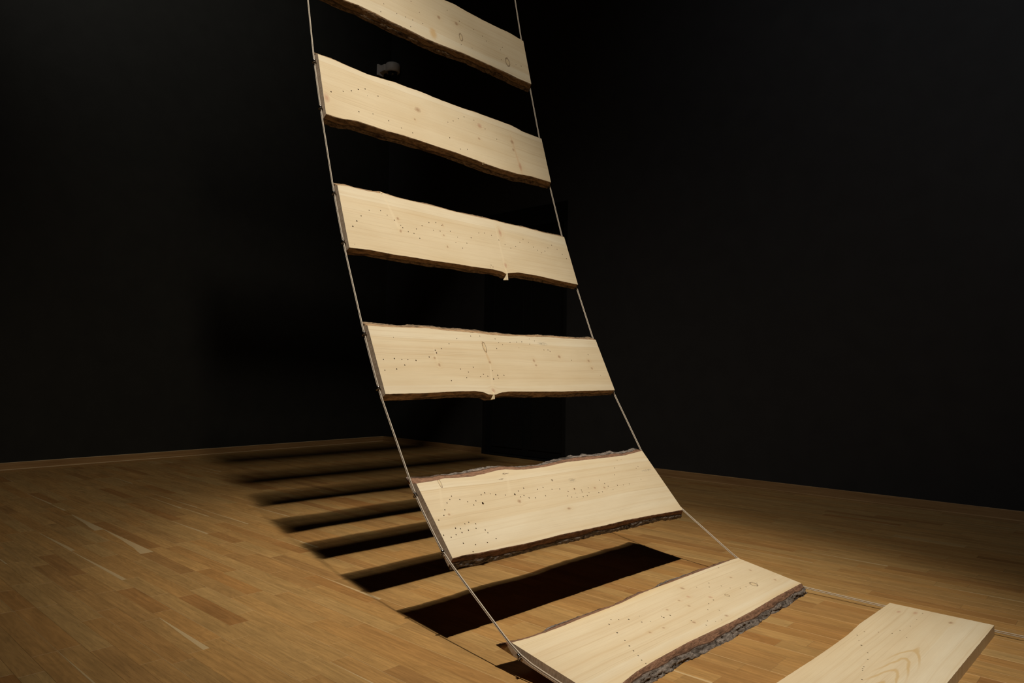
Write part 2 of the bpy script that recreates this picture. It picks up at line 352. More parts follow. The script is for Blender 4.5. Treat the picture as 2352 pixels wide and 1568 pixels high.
def pine_material(k, knots, figure=None, heart=None, streaks=(), stain=0.0):
    """sawn spruce face: rings run along local X and bend round every knot"""
    g = NT('sawn_pine_%d' % k)
    tc = g.n('ShaderNodeTexCoord').outputs['Object']
    sep = g.n('ShaderNodeSeparateXYZ')
    g.set(sep.inputs[0], tc)
    u, v = sep.outputs[0], sep.outputs[1]
    flat = g.n('ShaderNodeCombineXYZ')
    g.set(flat.inputs[0], u)
    g.set(flat.inputs[1], v)
    P = flat.outputs[0]
    warm = red = bend = crack = grey = resin = outline = pale = 0.0
    halo = 0.0
    knotn = g.noise(g.vmath('MULTIPLY', tc, (90, 130, 1)), 1.0, 2)
    for (ku, kv, ru, rv, kind) in knots:
        d = g.vmath('MULTIPLY', g.vmath('SUBTRACT', P, (ku, kv, 0)), (1/max(ru, .002), 1/max(rv, .002), 0))
        dl = g.math('ADD', g.vmath('LENGTH', d), g.math('MULTIPLY', g.math('SUBTRACT', knotn, .5), .55))
        core = g.rng(dl, .50, .88, 1, 0, True)
        if kind in (0, 1):
            ring = g.math('MULTIPLY_ADD', g.math('SINE', g.math('MULTIPLY', dl, 9.0)), .26, .74)
            if kind == 0:
                warm = g.math('MAXIMUM', warm, g.math('MULTIPLY', core, ring))
            else:
                red = g.math('MAXIMUM', red, g.math('MULTIPLY', core, ring))
            wide = g.rng(dl, .4, 3.4, 1, 0, True)
            halo = g.math('MAXIMUM', halo, wide)
            sgn = g.math('SUBTRACT', v, kv)
            bend = g.math('ADD', bend, g.math('MULTIPLY', g.math('MULTIPLY', wide, wide), g.math('MULTIPLY', sgn, -.75)))
        elif kind == 5:
            rim = g.math('SUBTRACT', g.rng(dl, .95, 1.10, 1, 0, True), g.rng(dl, .62, .88, 1, 0, True))
            outline = g.math('MAXIMUM', outline, rim)
            pale = g.math('MAXIMUM', pale, core)
        elif kind == 2:
            crack = g.math('MAXIMUM', crack, core)
        elif kind == 3:
            grey = g.math('MAXIMUM', grey, g.rng(dl, .1, 1.1, 1, 0, True))
        else:
            resin = g.math('MAXIMUM', resin, g.rng(dl, .3, 1.1, 1, 0, True))
    seed = (k*3.17, k*1.93, 0)
    wv = g.noise(g.vmath('ADD', g.vmath('MULTIPLY', tc, (1.1, 4.5, 1)), seed), 1.0, 2, .5)
    vw = g.math('ADD', g.math('ADD', v, bend), g.math('MULTIPLY', g.math('SUBTRACT', wv, .5), .05))
    # growth rings: many thin lines whose spacing varies across the board
    ringn = g.n('ShaderNodeCombineXYZ')
    g.set(ringn.inputs[0], g.math('MULTIPLY', u, .35))
    g.set(ringn.inputs[1], g.math('MULTIPLY', vw, 55.0))
    ringn.inputs[2].default_value = k*7.0
    ring = g.noise(ringn.outputs[0], 1.0, 2, .65)
    fibre = g.noise(g.vmath('MULTIPLY', tc, (9, 420, 1)), 1.0, 3, .6)
    thin = g.n('ShaderNodeCombineXYZ')
    g.set(thin.inputs[0], g.math('MULTIPLY', u, .9))
    g.set(thin.inputs[1], g.math('MULTIPLY', vw, 190.0))
    thin.inputs[2].default_value = k*11.0
    thinn = g.noise(thin.outputs[0], 1.0, 1, .5)
    band = g.n('ShaderNodeCombineXYZ')
    g.set(band.inputs[0], g.math('MULTIPLY', u, .25))
    g.set(band.inputs[1], g.math('MULTIPLY', vw, 9.0))
    band.inputs[2].default_value = k*3.0
    bandn = g.noise(band.outputs[0], 1.0, 1)
    c = g.ramp(bandn, [(.3, (.697, .600, .448)), (.5, (.718, .628, .474)), (.7, (.690, .585, .425))])
    c = g.mix(g.rng(ring, .50, .74, 0, .36, True), c, (.580, .435, .260, 1))
    c = g.mix(g.rng(thinn, .60, .74, 0, .30, True), c, (.50, .37, .22, 1))
    c = g.mix(1.0, c, g.rng(fibre, .25, .75, .955, 1.045), 'MULTIPLY')
    blot = g.noise(g.vmath('ADD', g.vmath('MULTIPLY', tc, (3, 9, 1)), seed), 1.0, 3)
    c = g.mix(1.0, c, g.ramp(blot, [(.3, (.955, .93, .89)), (.65, (1.02, 1.02, 1.02))]), 'MULTIPLY')
    if heart:
        lo, hi = heart
        wob = g.math('ADD', vw, g.math('MULTIPLY', u, .0))
        h = g.math('MULTIPLY', g.rng(wob, lo-.003, lo+.003, 0, 1, True), g.rng(wob, hi-.0015, hi+.0015, 1, 0, True))
        c = g.mix(h, c, g.mix(1.0, c, (.962, .925, .868, 1), 'MULTIPLY'))
        ln = g.rng(g.math('ABSOLUTE', g.math('SUBTRACT', wob, hi)), 0, .003, .30, 0, True)
        c = g.mix(ln, c, (.52, .37, .20, 1))
    if stain:
        e = g.math('MULTIPLY', g.rng(g.math('ABSOLUTE', v), .115, .170, 0, 1, True), g.rng(wv, .35, .65, .2, 1))
        c = g.mix(g.math('MULTIPLY', e, stain), c, (.66, .46, .20, 1))
    for (u0, v0, u1, v1, w, tint, amt) in streaks:
        tt = g.math('DIVIDE', g.math('SUBTRACT', v, v0), v1-v0)
        ul = g.math('MULTIPLY_ADD', tt, u1-u0, u0)
        dd = g.math('DIVIDE', g.math('ABSOLUTE', g.math('SUBTRACT', u, ul)), g.math('MULTIPLY_ADD', tt, w*.7, w*.6))
        mk = g.math('MULTIPLY', g.rng(dd, .2, 1.0, 1, 0, True), g.math('MULTIPLY', g.rng(tt, -.12, .08, 0, 1, True), g.rng(tt, .92, 1.12, 1, 0, True)))
        c = g.mix(g.math('MULTIPLY', mk, amt), c, (*tint, 1))
    if outline != 0.0:
        c = g.mix(g.math('MULTIPLY', pale, .45), c, (.62, .47, .27, 1))
        c = g.mix(g.math('MULTIPLY', outline, .8), c, (.17, .10, .05, 1))
    if halo != 0.0:
        c = g.mix(g.math('MULTIPLY', halo, .13), c, (.60, .42, .22, 1))
        c = g.mix(g.math('MULTIPLY', red, .70), c, (.47, .25, .165, 1))
        c = g.mix(g.math('MULTIPLY', warm, .74), c, (.33, .18, .10, 1))
    if crack != 0.0:
        cn = g.noise(g.vmath('MULTIPLY', tc, (60, 260, 1)), 1.0, 2)
        c = g.mix(g.math('MULTIPLY', crack, g.rng(cn, .45, .58, 0, .85)), c, (.12, .07, .04, 1))
    if grey != 0.0:
        gn = g.noise(g.vmath('MULTIPLY', tc, (60, 240, 1)), 1.0, 3)
        c = g.mix(g.math('MULTIPLY', grey, g.rng(gn, .40, .62, 0, .75)), c, (.20, .17, .13, 1))
    if resin != 0.0:
        c = g.mix(g.math('MULTIPLY', resin, .55), c, (.60, .33, .08, 1))
    if figure:
        # cathedral flame of the flat-sawn heart: nested tongues pointing along the plank
        fu, fv, fl, fw = figure
        du = g.math('DIVIDE', g.math('SUBTRACT', fu, u), fl)
        dv = g.math('DIVIDE', g.math('SUBTRACT', v, fv), fw)
        wob = g.noise(g.vmath('MULTIPLY', tc, (8, 16, 1)), 1.0, 3)
        ph = g.math('SUBTRACT', du, g.math('MULTIPLY', g.math('POWER', g.math('ABSOLUTE', dv), 1.5), .9))
        ph = g.math('ADD', ph, g.math('MULTIPLY', wob, .55))
        s = g.math('SINE', g.math('MULTIPLY', ph, 10.0))
        line = g.rng(s, .35, 1.0, 0, 1, True)
        inside = g.math('MULTIPLY', g.rng(g.math('ABSOLUTE', dv), .55, 1.15, 1, 0, True), g.rng(ph, .15, .45, 0, 1, True))
        c = g.mix(g.math('MULTIPLY', g.math('MULTIPLY', line, inside), .60), c, (.56, .37, .15, 1))
    g.bump(fibre, .12, .0006)
    return g.out(c, .62, .30)

def endgrain_material():
    g = NT('sawn_end_grain')
    tc = g.n('ShaderNodeTexCoord').outputs['Object']
    a = g.noise(g.vmath('MULTIPLY', tc, (1, 260, 40)), 1.0, 2)
    b = g.noise(g.vmath('MULTIPLY', tc, (1, 18, 60)), 1.0, 3)
    c = g.ramp(a, [(.35, (.39, .30, .22)), (.65, (.52, .42, .33))])
    c = g.mix(1.0, c, g.rng(b, .2, .8, .8, 1.15), 'MULTIPLY')
    g.bump(a, .5, .001)
    return g.out(c, .8, .2)

def bark_material(name, rind, plate, crack):
    g = NT(name)
    tc = g.n('ShaderNodeTexCoord').outputs['Object']
    m = g.attr('plate')['Fac']
    n1 = g.noise(g.vmath('MULTIPLY', tc, (40, 110, 110)), 1.0, 5, .65)
    n2 = g.noise(g.vmath('MULTIPLY', tc, (9, 30, 30)), 1.0, 3)
    n3 = g.noise(tc, 330.0, 3)
    c0 = g.mix(1.0, (*rind, 1), g.rng(n1, .28, .72, .45, 1.5), 'MULTIPLY')
    c0 = g.mix(g.rng(n2, .52, .70, 0, .65, True), c0, (*crack, 1))
    c1 = g.mix(1.0, (*plate, 1), g.rng(n1, .30, .70, .30, 1.75), 'MULTIPLY')
    c1 = g.mix(1.0, c1, g.rng(n3, .3, .7, .7, 1.3), 'MULTIPLY')
    c = g.mix(g.rng(m, .25, .65, 0, 1, True), c0, c1)
    cr = g.attr('crack')['Fac']
    c = g.mix(g.math('MULTIPLY', cr, .85), c, (.020, .012, .008, 1))
    lip = g.math('MULTIPLY', g.rng(m, .04, .25, 0, 1, True), g.rng(m, .30, .60, 1, 0, True))
    c = g.mix(g.math('MULTIPLY', lip, .8), c, (.025, .015, .010, 1))
    g.bump(n1, 1.0, .006)
    return g.out(c, .88, .2)

M_FLOOR = floor_material()
M_SUB = simple('screed', (.10, .06, .03), .8)
M_SKIRT = skirting_material()
M_SKIRT_EDGE = simple('lit_oak_edge', (.62, .45, .26), .4, .5)  # paler oak paints in the light caught by the left skirting's edges
M_WALL = simple('black_wall_paint', (.020, .020, .0175), .75, .25, 0, 6, .12)
M_WALL2 = simple('charcoal_wall_paint', (.028, .028, .0285), .75, .25, 0, 6, .12)
M_DOOR = simple('black_door_lacquer', (.0075, .0078, .0080), .55, .35)
M_DOORD = simple('matt_black_lintel', (.003, .003, .003), .8, .2)
M_CEIL = simple('black_ceiling_paint', (.012, .012, .012), .85, .2)
M_END = endgrain_material()
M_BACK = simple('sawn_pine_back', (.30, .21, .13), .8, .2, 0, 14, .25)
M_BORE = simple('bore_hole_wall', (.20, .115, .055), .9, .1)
M_BARK = bark_material('rough_pine_bark', (.250, .138, .088), (.190, .162, .145), (.060, .036, .025))
M_BARK_DK = bark_material('smooth_pine_bark', (.36, .235, .135), (.22, .155, .10), (.050, .028, .015))
M_STUB = simple('cut_branch_wood', (.78, .66, .46), .6, .3, 0, 60, .08)
M_ROPE = simple('cream_cord', (.50, .44, .37), .75, .25, 0, 500, .2, .3)
M_STEEL = simple('dark_polished_steel', (.22, .20, .19), .22, .5, 1.0)
M_PLASTIC = simple('pale_grey_plastic', (.62, .58, .55), .45, .4)
M_BLACKP = simple('black_plastic', (.012, .012, .012), .25, .5)
M_LAMP = simple('black_lamp_housing', (.02, .02, .02), .5, .4)
M_LENS = simple('frosted_lamp_lens', (.8, .8, .8), .3, .5)

# ------------------------------------------------------------------ room shell
X0, X1, Y0, Y1, ZC = -8.082, 6.0, -6.0, 6.146, 8.6
WT = .2
def slab(name, args, mat, **kw):
    bm = bmesh.new()
    box(bm, *args)
    return structure(link(name, bm, mat))
floor = slab('floor', (X0-WT, X1+WT, Y0-WT, Y1+WT, -.2, -.018), M_SUB)
slab('ceiling', (X0-WT, X1+WT, Y0-WT, Y1+WT, ZC, ZC+.2), M_CEIL)
slab('wall_left', (X0-WT, X0, Y0-WT, Y1+WT, -.018, ZC), M_WALL)
slab('wall_near', (X1, X1+WT, Y0-WT, Y1+WT, -.018, ZC), M_WALL)
slab('wall_rear', (X0, X1, Y0-WT, Y0, -.018, ZC), M_WALL)
DX0, DX1, DZ = -6.139, -4.865, 2.88
bm = bmesh.new()
box(bm, X0, DX0, Y1, Y1+WT, -.018, ZC)
box(bm, DX1, X1, Y1, Y1+WT, -.018, ZC)
box(bm, DX0, DX1, Y1, Y1+WT, DZ, ZC)
structure(link('wall_right', bm, M_WALL2))

# black double doorway with lintel, stops and threshold, set in the right wall
door = bpy.data.objects.new('door_1', None)
C.objects.link(door)
door.location = ((DX0+DX1)/2, Y1, 0)
structure(door)
def dpart(name, boxes, mat, bev=.003):
    bm = bmesh.new()
    for b in boxes:
        box(bm, *b, bevel=bev)
    o = link(name, bm, mat, door)
    return o
hw = (DX1-DX0)/2
dpart('lintel', [(-hw+.001, hw-.001, -.012, .14, 2.665, 2.879)], M_DOORD)
dpart('jamb', [(-hw+.001, -hw+.05, -.004, .14, 0, 2.664)], M_DOOR)
dpart('jamb', [(hw-.05, hw-.001, -.004, .14, 0, 2.664)], M_DOOR)
dpart('threshold', [(-hw+.051, hw-.051, -.02, .139, .001, .014)], M_DOOR)
lw = (2*hw-.10)/2
for s in (-1, 1):
    bm = bmesh.new()
    x0, x1 = (-hw+.052, -.002) if s < 0 else (.002, hw-.052)
    box(bm, x0, x1, .07, .11, .02, 2.66, bevel=.003)
    leaf = link('door_leaf', bm, M_DOOR, door)
    bm = bmesh.new()
    for (a, b, c, d) in ((x0+.07, x1-.07, .10, .125), (x0+.07, x1-.07, 1.02, 1.045), (x0+.07, x1-.07, 1.15, 1.175),
                         (x0+.07, x1-.07, 2.53, 2.555), (x0+.045, x0+.07, .10, 2.555), (x1-.07, x1-.045, .10, 2.555)):
        box(bm, a, b, .058, .0695, c, d, bevel=.003)
    link('door_moulding', bm, M_DOOR, leaf)

# skirting boards with a small shoe strip at the foot
def skirting(name, axis, a0, a1, w):
    def prof(d):     # outline: distance from wall, height
        return [(0, .0005), (.034, .0005), (.034, .0045), (.022, .0090), (.016, .0092), (.016, .0675), (.014, .0700), (0, .0702)]
    bm = bmesh.new()
    rings = []
    for a in (a0, a1):
        r = []
        for (d, z) in prof(0):
            r.append(bm.verts.new((X0+.0005+d, a, z) if axis == 'y' else (a, Y1-.0005-d, z)))
        rings.append(r)
    n = len(rings[0])
    for i in range(n):
        fc = bm.faces.new((rings[0][i], rings[0][(i+1) % n], rings[1][(i+1) % n], rings[1][i]))
        fc.material_index = 1 if i in (2, 3, 5, 6) else 0  # ledges and shoe top take the painted edge light
    bm.faces.new(rings[0]); bm.faces.new(rings[1][::-1])
    bmesh.ops.recalc_face_normals(bm, faces=bm.faces)
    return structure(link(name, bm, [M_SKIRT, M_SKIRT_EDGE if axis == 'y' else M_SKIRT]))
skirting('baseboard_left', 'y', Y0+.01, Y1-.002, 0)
skirting('baseboard_right', 'x', X0+.032, DX0-.012, 0)
skirting('baseboard_right', 'x', DX1+.012, X1-.01, 0)

# ------------------------------------------------------------------ parquet: every strip is real geometry
W = .07657
Y_REF = 1.493
rng = random.Random(11)
special = [(-5.25, -4.28, 1.50, .80, 1), (-4.80, -3.94, 1.275, .30, 0), (-2.98, -2.32, 1.15, .34, 1),
           (-4.62, -4.30, 2.29, 1.3, 1), (-6.6, -5.7, 1.58, .22, 0), (-5.75, -4.6, 2.33, .16, 0), (-3.70, -3.36, 2.10, .4, 1),
           (-4.9, -4.1, 2.62, .18, 0), (-6.8, -6.2, 1.30, .2, 0)]
strips = []
kmin = int(math.floor((Y0-Y_REF)/W))+1
kmax = int((Y1-.0-Y_REF)/W)
BORDER = X0+.17
board_joint = {}
for k in range(kmin-1, kmax+1):
    ya, yb = Y_REF+k*W, Y_REF+(k+1)*W
    ya, yb = max(ya, Y0), min(yb, Y1)
    if yb-ya < .01:
        continue
    x = BORDER + rng.uniform(-.45, 0)
    while x < X1:
        ln = rng.choice((.34, .42, .50, .58, .66, .74)) + rng.uniform(-.03, .03)
        xa, xb = max(x, BORDER), min(x+ln, X1)
        x += ln
        if xb-xa < .03:
            if xb - xa < .001:
                continue
        strips.append([xa, xb, ya, yb, k])
# border boards along the left wall
y = Y0
while y < Y1:
    yb = min(y+rng.uniform(1.6, 2.3), Y1)
    strips.append([X0, BORDER, y, yb, -999])
    y = yb

def strip_info(s):
    r = random.Random(int(s[0]*977)*31+int(s[2]*7919))
    tone = min(1, max(0, r.gauss(.47, .13)))
    if r.random() < .06:
        tone = r.uniform(.06, .2)
    sap, sflip = 0.0, 0
    if r.random() < .04:
        sap, sflip = r.uniform(.08, .24), r.random() < .5
    cx_, cy_ = (s[0]+s[1])/2, (s[2]+s[3])/2
    for (a, b, yy, amt, fl) in special:
        if s[2] <= yy < s[3] and a < cx_ < b:
            sap, sflip = amt, fl
    return tone, r.random(), r.random(), sap, sflip

def strip_geometry(s, verts, faces, fattr, uvs):
    xa, xb, ya, yb, k = s
    tone = strip_info(s)
    cy1 = .0016 if k % 3 == 0 else .0007     # a touch wider where board meets board
    cy2 = .0016 if k % 3 == 2 else .0007
    cx_ = .0009
    if k == -999:
        cy1 = cy2 = .001
        cx_ = .0022
    g = .0002
    xa, xb, ya, yb = xa+g, xb-g, ya+g, yb-g
    top, sh, bot = 0.0, -.0009, -.0175
    i = len(verts)
    verts += [(xa, ya, bot), (xb, ya, bot), (xb, yb, bot), (xa, yb, bot),
              (xa, ya, sh), (xb, ya, sh), (xb, yb, sh), (xa, yb, sh),
              (xa+cx_, ya+cy1, top), (xb-cx_, ya+cy1, top), (xb-cx_, yb-cy2, top), (xa+cx_, yb-cy2, top)]
    q = [(8, 9, 10, 11), (4, 5, 9, 8), (5, 6, 10, 9), (6, 7, 11, 10), (7, 4, 8, 11),
         (0, 1, 5, 4), (1, 2, 6, 5), (2, 3, 7, 6), (3, 0, 4, 7), (0, 3, 2, 1)]
    fl = tone[4]
    for j, f in enumerate(q):
        faces.append(tuple(i+a for a in f))
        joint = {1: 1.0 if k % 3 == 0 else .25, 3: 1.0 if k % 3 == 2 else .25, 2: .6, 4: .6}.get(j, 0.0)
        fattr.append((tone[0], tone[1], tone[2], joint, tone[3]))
        for a in f:
            vx, vy = verts[i+a][0], verts[i+a][1]
            uu = (vx-xa)/(xb-xa)
            vv = (vy-ya)/(yb-ya)
            uvs.append((uu, 1-vv if fl else vv))

def strip_mesh(name, group):
    verts, faces, fa, uvs = [], [], [], []
    for s in group:
        strip_geometry(s, verts, faces, fa, uvs)
    me = bpy.data.meshes.new(name)
    me.from_pydata(verts, [], faces)
    me.uv_layers.new(name='UVMap')
    me.attributes.new('tone', 'FLOAT_COLOR', 'FACE')
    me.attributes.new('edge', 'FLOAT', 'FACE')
    me.attributes.new('sap', 'FLOAT', 'FACE')
    me.attributes['tone'].data.foreach_set('color', [v for f in fa for v in (f[0], f[1], f[2], 1.0)])
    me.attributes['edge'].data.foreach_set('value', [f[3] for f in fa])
    me.attributes['sap'].data.foreach_set('value', [f[4] for f in fa])
    me.uv_layers['UVMap'].data.foreach_set('uv', [v for p in uvs for v in p])
    me.materials.append(M_FLOOR)
    return me

def screen_area(s):
    pts = []
    for (x, y) in ((s[0], s[2]), (s[1], s[2]), (s[1], s[3]), (s[0], s[3])):
        p = project((x, y, 0))
        if p is None:
            return 0
        pts.append((min(2352, max(0, p[0])), min(1568, max(0, p[1]))))
    return abs(sum(pts[i][0]*pts[(i+1) % 4][1]-pts[(i+1) % 4][0]*pts[i][1] for i in range(4)))/2
strips.sort(key=screen_area, reverse=True)
for s in strips[:300]:
    me = strip_mesh('parquet_strip', [s])
    cx_, cy_ = (s[0]+s[1])/2, (s[2]+s[3])/2
    me.transform(Matrix.Translation((-cx_, -cy_, 0)))
    o = bpy.data.objects.new('parquet_strip', me)
    o.location = (cx_, cy_, 0)
    C.objects.link(o)
    o.parent = floor
o = bpy.data.objects.new('parquet_field', strip_mesh('parquet_field', strips[300:]))
C.objects.link(o)
o.parent = floor
o['kind'] = 'stuff'

# ------------------------------------------------------------------ the rope ladder
ladder = bpy.data.objects.new('rope_ladder', None)
C.objects.link(ladder)
ladder.location = (-2.2, 2.6, 0)
tag(ladder, 'hanging rope ladder of pale live-edge pine planks curving down onto the parquet', 'ladder')
L2 = PLANK_LEN/2

def lerp_poly(poly, u):
    if u <= poly[0][0]:
        return poly[0][1]
    for (a, b) in zip(poly, poly[1:]):
        if u <= b[0]:
            t = (u-a[0])/max(1e-6, b[0]-a[0])
            return a[1]+(b[1]-a[1])*t
    return poly[-1][1]

NU = 420
def make_plank(k, spec, mat, flare=(.030, .030), rough=1.0, bark=True, dark=False, holes=True, label=None, cover=.5):
    """front face at local z=0 looking along +Z, length on X, width on Y"""
    us = [-L2 + PLANK_LEN*i/NU for i in range(NU+1)]
    def edge(sgn, poly):
        out = []
        for u in us:
            v = lerp_poly(poly, u)
            v += .0011*noise.noise(Vector((u*38, k*5.3, sgn*3.0))) + .0007*noise.noise(Vector((u*120, k*2.3, sgn*5.0)))
            out.append(v)
        return out
    sm = lambda a: [a[0]]+[(a[i-1]+a[i]*2+a[i+1])/4 for i in range(1, len(a)-1)]+[a[-1]]
    top = sm(sm(edge(1, spec['top'])))
    bot = sm(sm(edge(-1, spec['bot'])))
    root = bpy.data.objects.new('plank', None)
    # --- body
    verts2, edges2 = [], []
    loop = [(us[i], bot[i]) for i in range(0, NU+1, 2)] + [(us[i], top[i]) for i in range(NU, -1, -2)]
    nb = len(loop)
    verts2 += loop
    edges2 += [(i, (i+1) % nb) for i in range(nb)]
    hl = []
    rr = random.Random(k)
    if holes:
        for (hu, hv, hs) in spec['holes']:
            tv, bv = lerp_poly(spec['top'], hu), lerp_poly(spec['bot'], hu)
            if not (bv+.006 < hv < tv-.006 and abs(hu) < L2-.006):
                continue
            if any((hu-a)**2+(hv-b)**2 < .0085**2 for a, b, *_ in hl):
                continue
            r = .0027*hs
            ring = []
            e = rr.uniform(.9, 1.25)
            for j in range(8):
                an = 2*math.pi*j/8
                ring.append((hu+r*math.cos(an)*rr.uniform(.88, 1.1), hv+r*e*math.sin(an)*rr.uniform(.88, 1.1)))
            s = len(verts2)
            verts2 += ring
            edges2 += [(s+j, s+(j+1) % 8) for j in range(8)]
            hl.append((hu, hv, s, r))
    res = delaunay_2d_cdt([Vector(p) for p in verts2], edges2, [], 1, 1e-7)
    ov, of = res[0], res[2]
    bm = bmesh.new()
    fv = [bm.verts.new((p[0], p[1], 0)) for p in ov]
    orig = res[3]
    ring_ids = {}
    for newi, olist in enumerate(orig):
        for oi in olist:
            ring_ids[oi] = newi
    hole_sets = [set(ring_ids.get(s+j, -1) for j in range(8)) for (_, _, s, _) in hl]
    hmap = {}
    for hi, hs_ in enumerate(hole_sets):
        for a in hs_:
            hmap[a] = hi
    for f in of:
        hi = hmap.get(f[0])
        if hi is not None and all(i in hole_sets[hi] for i in f):
            continue
        bm.faces.new([fv[i] for i in f])
    # bore holes: slanted blind tubes
    for hi, (hu, hv, s, r) in enumerate(hl):
        ids = [ring_ids[s+j] for j in range(8)]
        dx, dy = rr.uniform(-.002, .002), rr.uniform(.001, .004)
        low = [bm.verts.new((ov[i][0]*1+dx, ov[i][1]+dy, -.009)) for i in ids]
        for j in range(8):
            f = bm.faces.new((fv[ids[j]], fv[ids[(j+1) % 8]], low[(j+1) % 8], low[j]))
            f.material_index = 3
        f = bm.faces.new(low)
        f.material_index = 3
    # sides, back, ends
    flt, flb = flare
    inner = .55 if bark else 1.0
    back = []
    for i, (u, v) in enumerate(loop):
        up_side = i > nb//2-1
        fl = (flt if up_side else -flb)*inner
        back.append(bm.verts.new((u, v+fl, -THICK)))
    front = [fv[ring_ids[i]] for i in range(nb)]
    half = nb//2
    for i in range(nb):
        j = (i+1) % nb
        f = bm.faces.new((front[i], back[i], back[j], front[j]))
        f.material_index = 1 if (i == half-1 or i == nb-1) else (0 if not bark else 2)
    for i in range(half-1):
        f = bm.faces.new((back[i], back[nb-1-i], back[nb-2-i], back[i+1]))
        f.material_index = 2
    bmesh.ops.recalc_face_normals(bm, faces=bm.faces)
    if bm.faces and max(bm.faces, key=lambda f: f.calc_center_median().z).normal.z < 0:
        bmesh.ops.reverse_faces(bm, faces=bm.faces)
    body = link('plank', bm, [mat, M_END, M_BACK, M_BORE], ladder)
    if label:
        body['label'] = label
    # --- bark along both long edges
    if bark:
        NS = 13
        for sgn, line, fl in ((1, top, flt), (-1, bot, flb)):
            bm = bmesh.new()
            bm.verts.layers.float.new('plate')
            bm.verts.layers.float.new('crack')
            lay_p = bm.verts.layers.float['plate']
            lay_c = bm.verts.layers.float['crack']
            outer, inn = [], []
            for i in range(NU+1):
                u = us[i]
                ro, ri = [], []
                # patches where the rough outer bark is still on
                patch = noise.noise(Vector((u*3.1, k*9.1, sgn*2.0)))*.9 + noise.noise(Vector((u*9, k*4.1, sgn)))*.45
                cv = cover if isinstance(cover, float) else cover[0 if sgn > 0 else 1]
                lim = .80 - .52*cv - .30*patch
                flu = fl*(1+.30*noise.noise(Vector((u*4.3, k*1.7, sgn*6.0)))+.14*noise.noise(Vector((u*14, k*2.7, sgn*9.0))))
                for j in range(NS+1):
                    s = j/NS
                    base = .0006+flu*(s**.85)
                    q = Vector((u*8.5+k*3, s*2.0, sgn*4.0+k))
                    q += Vector((.45*noise.noise(Vector((u*17, s*3, k+5))), .75*noise.noise(Vector((u*9, s*2, k))), 0))
                    vd = noise.voronoi(q)[0]
                    cr = (vd[1]-vd[0])*(1+.5*noise.noise(Vector((u*70, s*9, k))))
                    m = max(0, min(1, (s-lim)/.10))*max(0, min(1, 1.6*cv+.1+patch*1.4))
                    plate_h = min(1, cr/.20)*(.65+.6*noise.noise(Vector((u*6.5, k*3.3, sgn*7+s*1.2))))
                    h = m*(.0012+.0080*rough*plate_h+.0034*rough*noise.noise(Vector((u*48, s*7, k*2+sgn)))+.0018*rough*noise.noise(Vector((u*130, s*18, k*2+sgn))))
                    h += .0011*noise.noise(Vector((u*90, s*11, k))) + .0016*noise.noise(Vector((u*22, s*3, k+sgn)))*(.3+.7*s)
                    taper = 1 if 0 < s < 1 else .7
                    if s == 0:
                        h = 0
                    z = -THICK*s
                    y = line[i]+sgn*(base+max(-.0004, h*taper))
                    vo = bm.verts.new((u, y, z-(.0002 if s == 0 else 0)))
                    vo[lay_p] = m
                    vo[lay_c] = m*max(0, 1-cr/.10)
                    vi = None
                    if j in (0, NS):
                        vi = bm.verts.new((u, line[i]+sgn*fl*inner*s+sgn*(.0003 if s == 0 else .0004), z-(.0002 if s == 0 else 0)))
                    ro.append(vo)
                    ri.append(vi)
                outer.append(ro)
                inn.append((ri[0], ri[NS]))
            for i in range(NU):
                for j in range(NS):
                    bm.faces.new((outer[i][j], outer[i+1][j], outer[i+1][j+1], outer[i][j+1]))
                bm.faces.new((inn[i][0], inn[i+1][0], outer[i+1][0], outer[i][0]))
                bm.faces.new((outer[i][NS], outer[i+1][NS], inn[i+1][1], inn[i][1]))
                bm.faces.new((inn[i][1], inn[i+1][1], inn[i+1][0], inn[i][0]))
            for i in (0, NU):
                bm.faces.new([inn[i][0]]+outer[i]+[inn[i][1]])
            bmesh.ops.recalc_face_normals(bm, faces=bm.faces)
            bo = link('bark_edge', bm, M_BARK_DK if dark else M_BARK, body, smooth=True)
    return body, top, bot, us

def ring_mesh():
    """screw eye: ring on a short shank, +Z is outwards from the plank end"""
    bm = bmesh.new()
    R, r = .0082, .0024
    n, m = 20, 8
    rings = []
    for i in range(n):
        a = 2*math.pi*i/n
        rings.append([bm.verts.new((math.cos(a)*(R+r*math.cos(b)), r*math.sin(b), .0105+math.sin(a)*(R+r*math.cos(b))))
                      for b in (2*math.pi*j/m for j in range(m))])
    for i in range(n):
        for j in range(m):
            bm.faces.new((rings[i][j], rings[(i+1) % n][j], rings[(i+1) % n][(j+1) % m], rings[i][(j+1) % m]))
    tube(bm, [(0, 0, -.012), (0, 0, .0045)], .0022, 8)
    # collar flange against the wood
    tube(bm, [(0, 0, .0002), (0, 0, .0016)], .0052, 12)
    bmesh.ops.recalc_face_normals(bm, faces=bm.faces)
    me = bpy.data.meshes.new('eye_screw')
    bm.to_mesh(me)
    bm.free()
    me.materials.append(M_STEEL)
    for p in me.polygons:
        p.use_smooth = True
    return me
EYE = ring_mesh()
def knot_mesh():
    """the ball-shaped stopper knot pinched in polished ferrule that keeps the cord on the eye"""
    bm = bmesh.new()
    bmesh.ops.create_uvsphere(bm, u_segments=16, v_segments=10, radius=.0068)
    for v in bm.verts:
        v.co.z *= .85
    me = bpy.data.meshes.new('ferrule_ball')
    bm.to_mesh(me)
    bm.free()
    me.materials.append(M_STEEL)
    for p in me.polygons:
        p.use_smooth = True
    return me
BALL = knot_mesh()

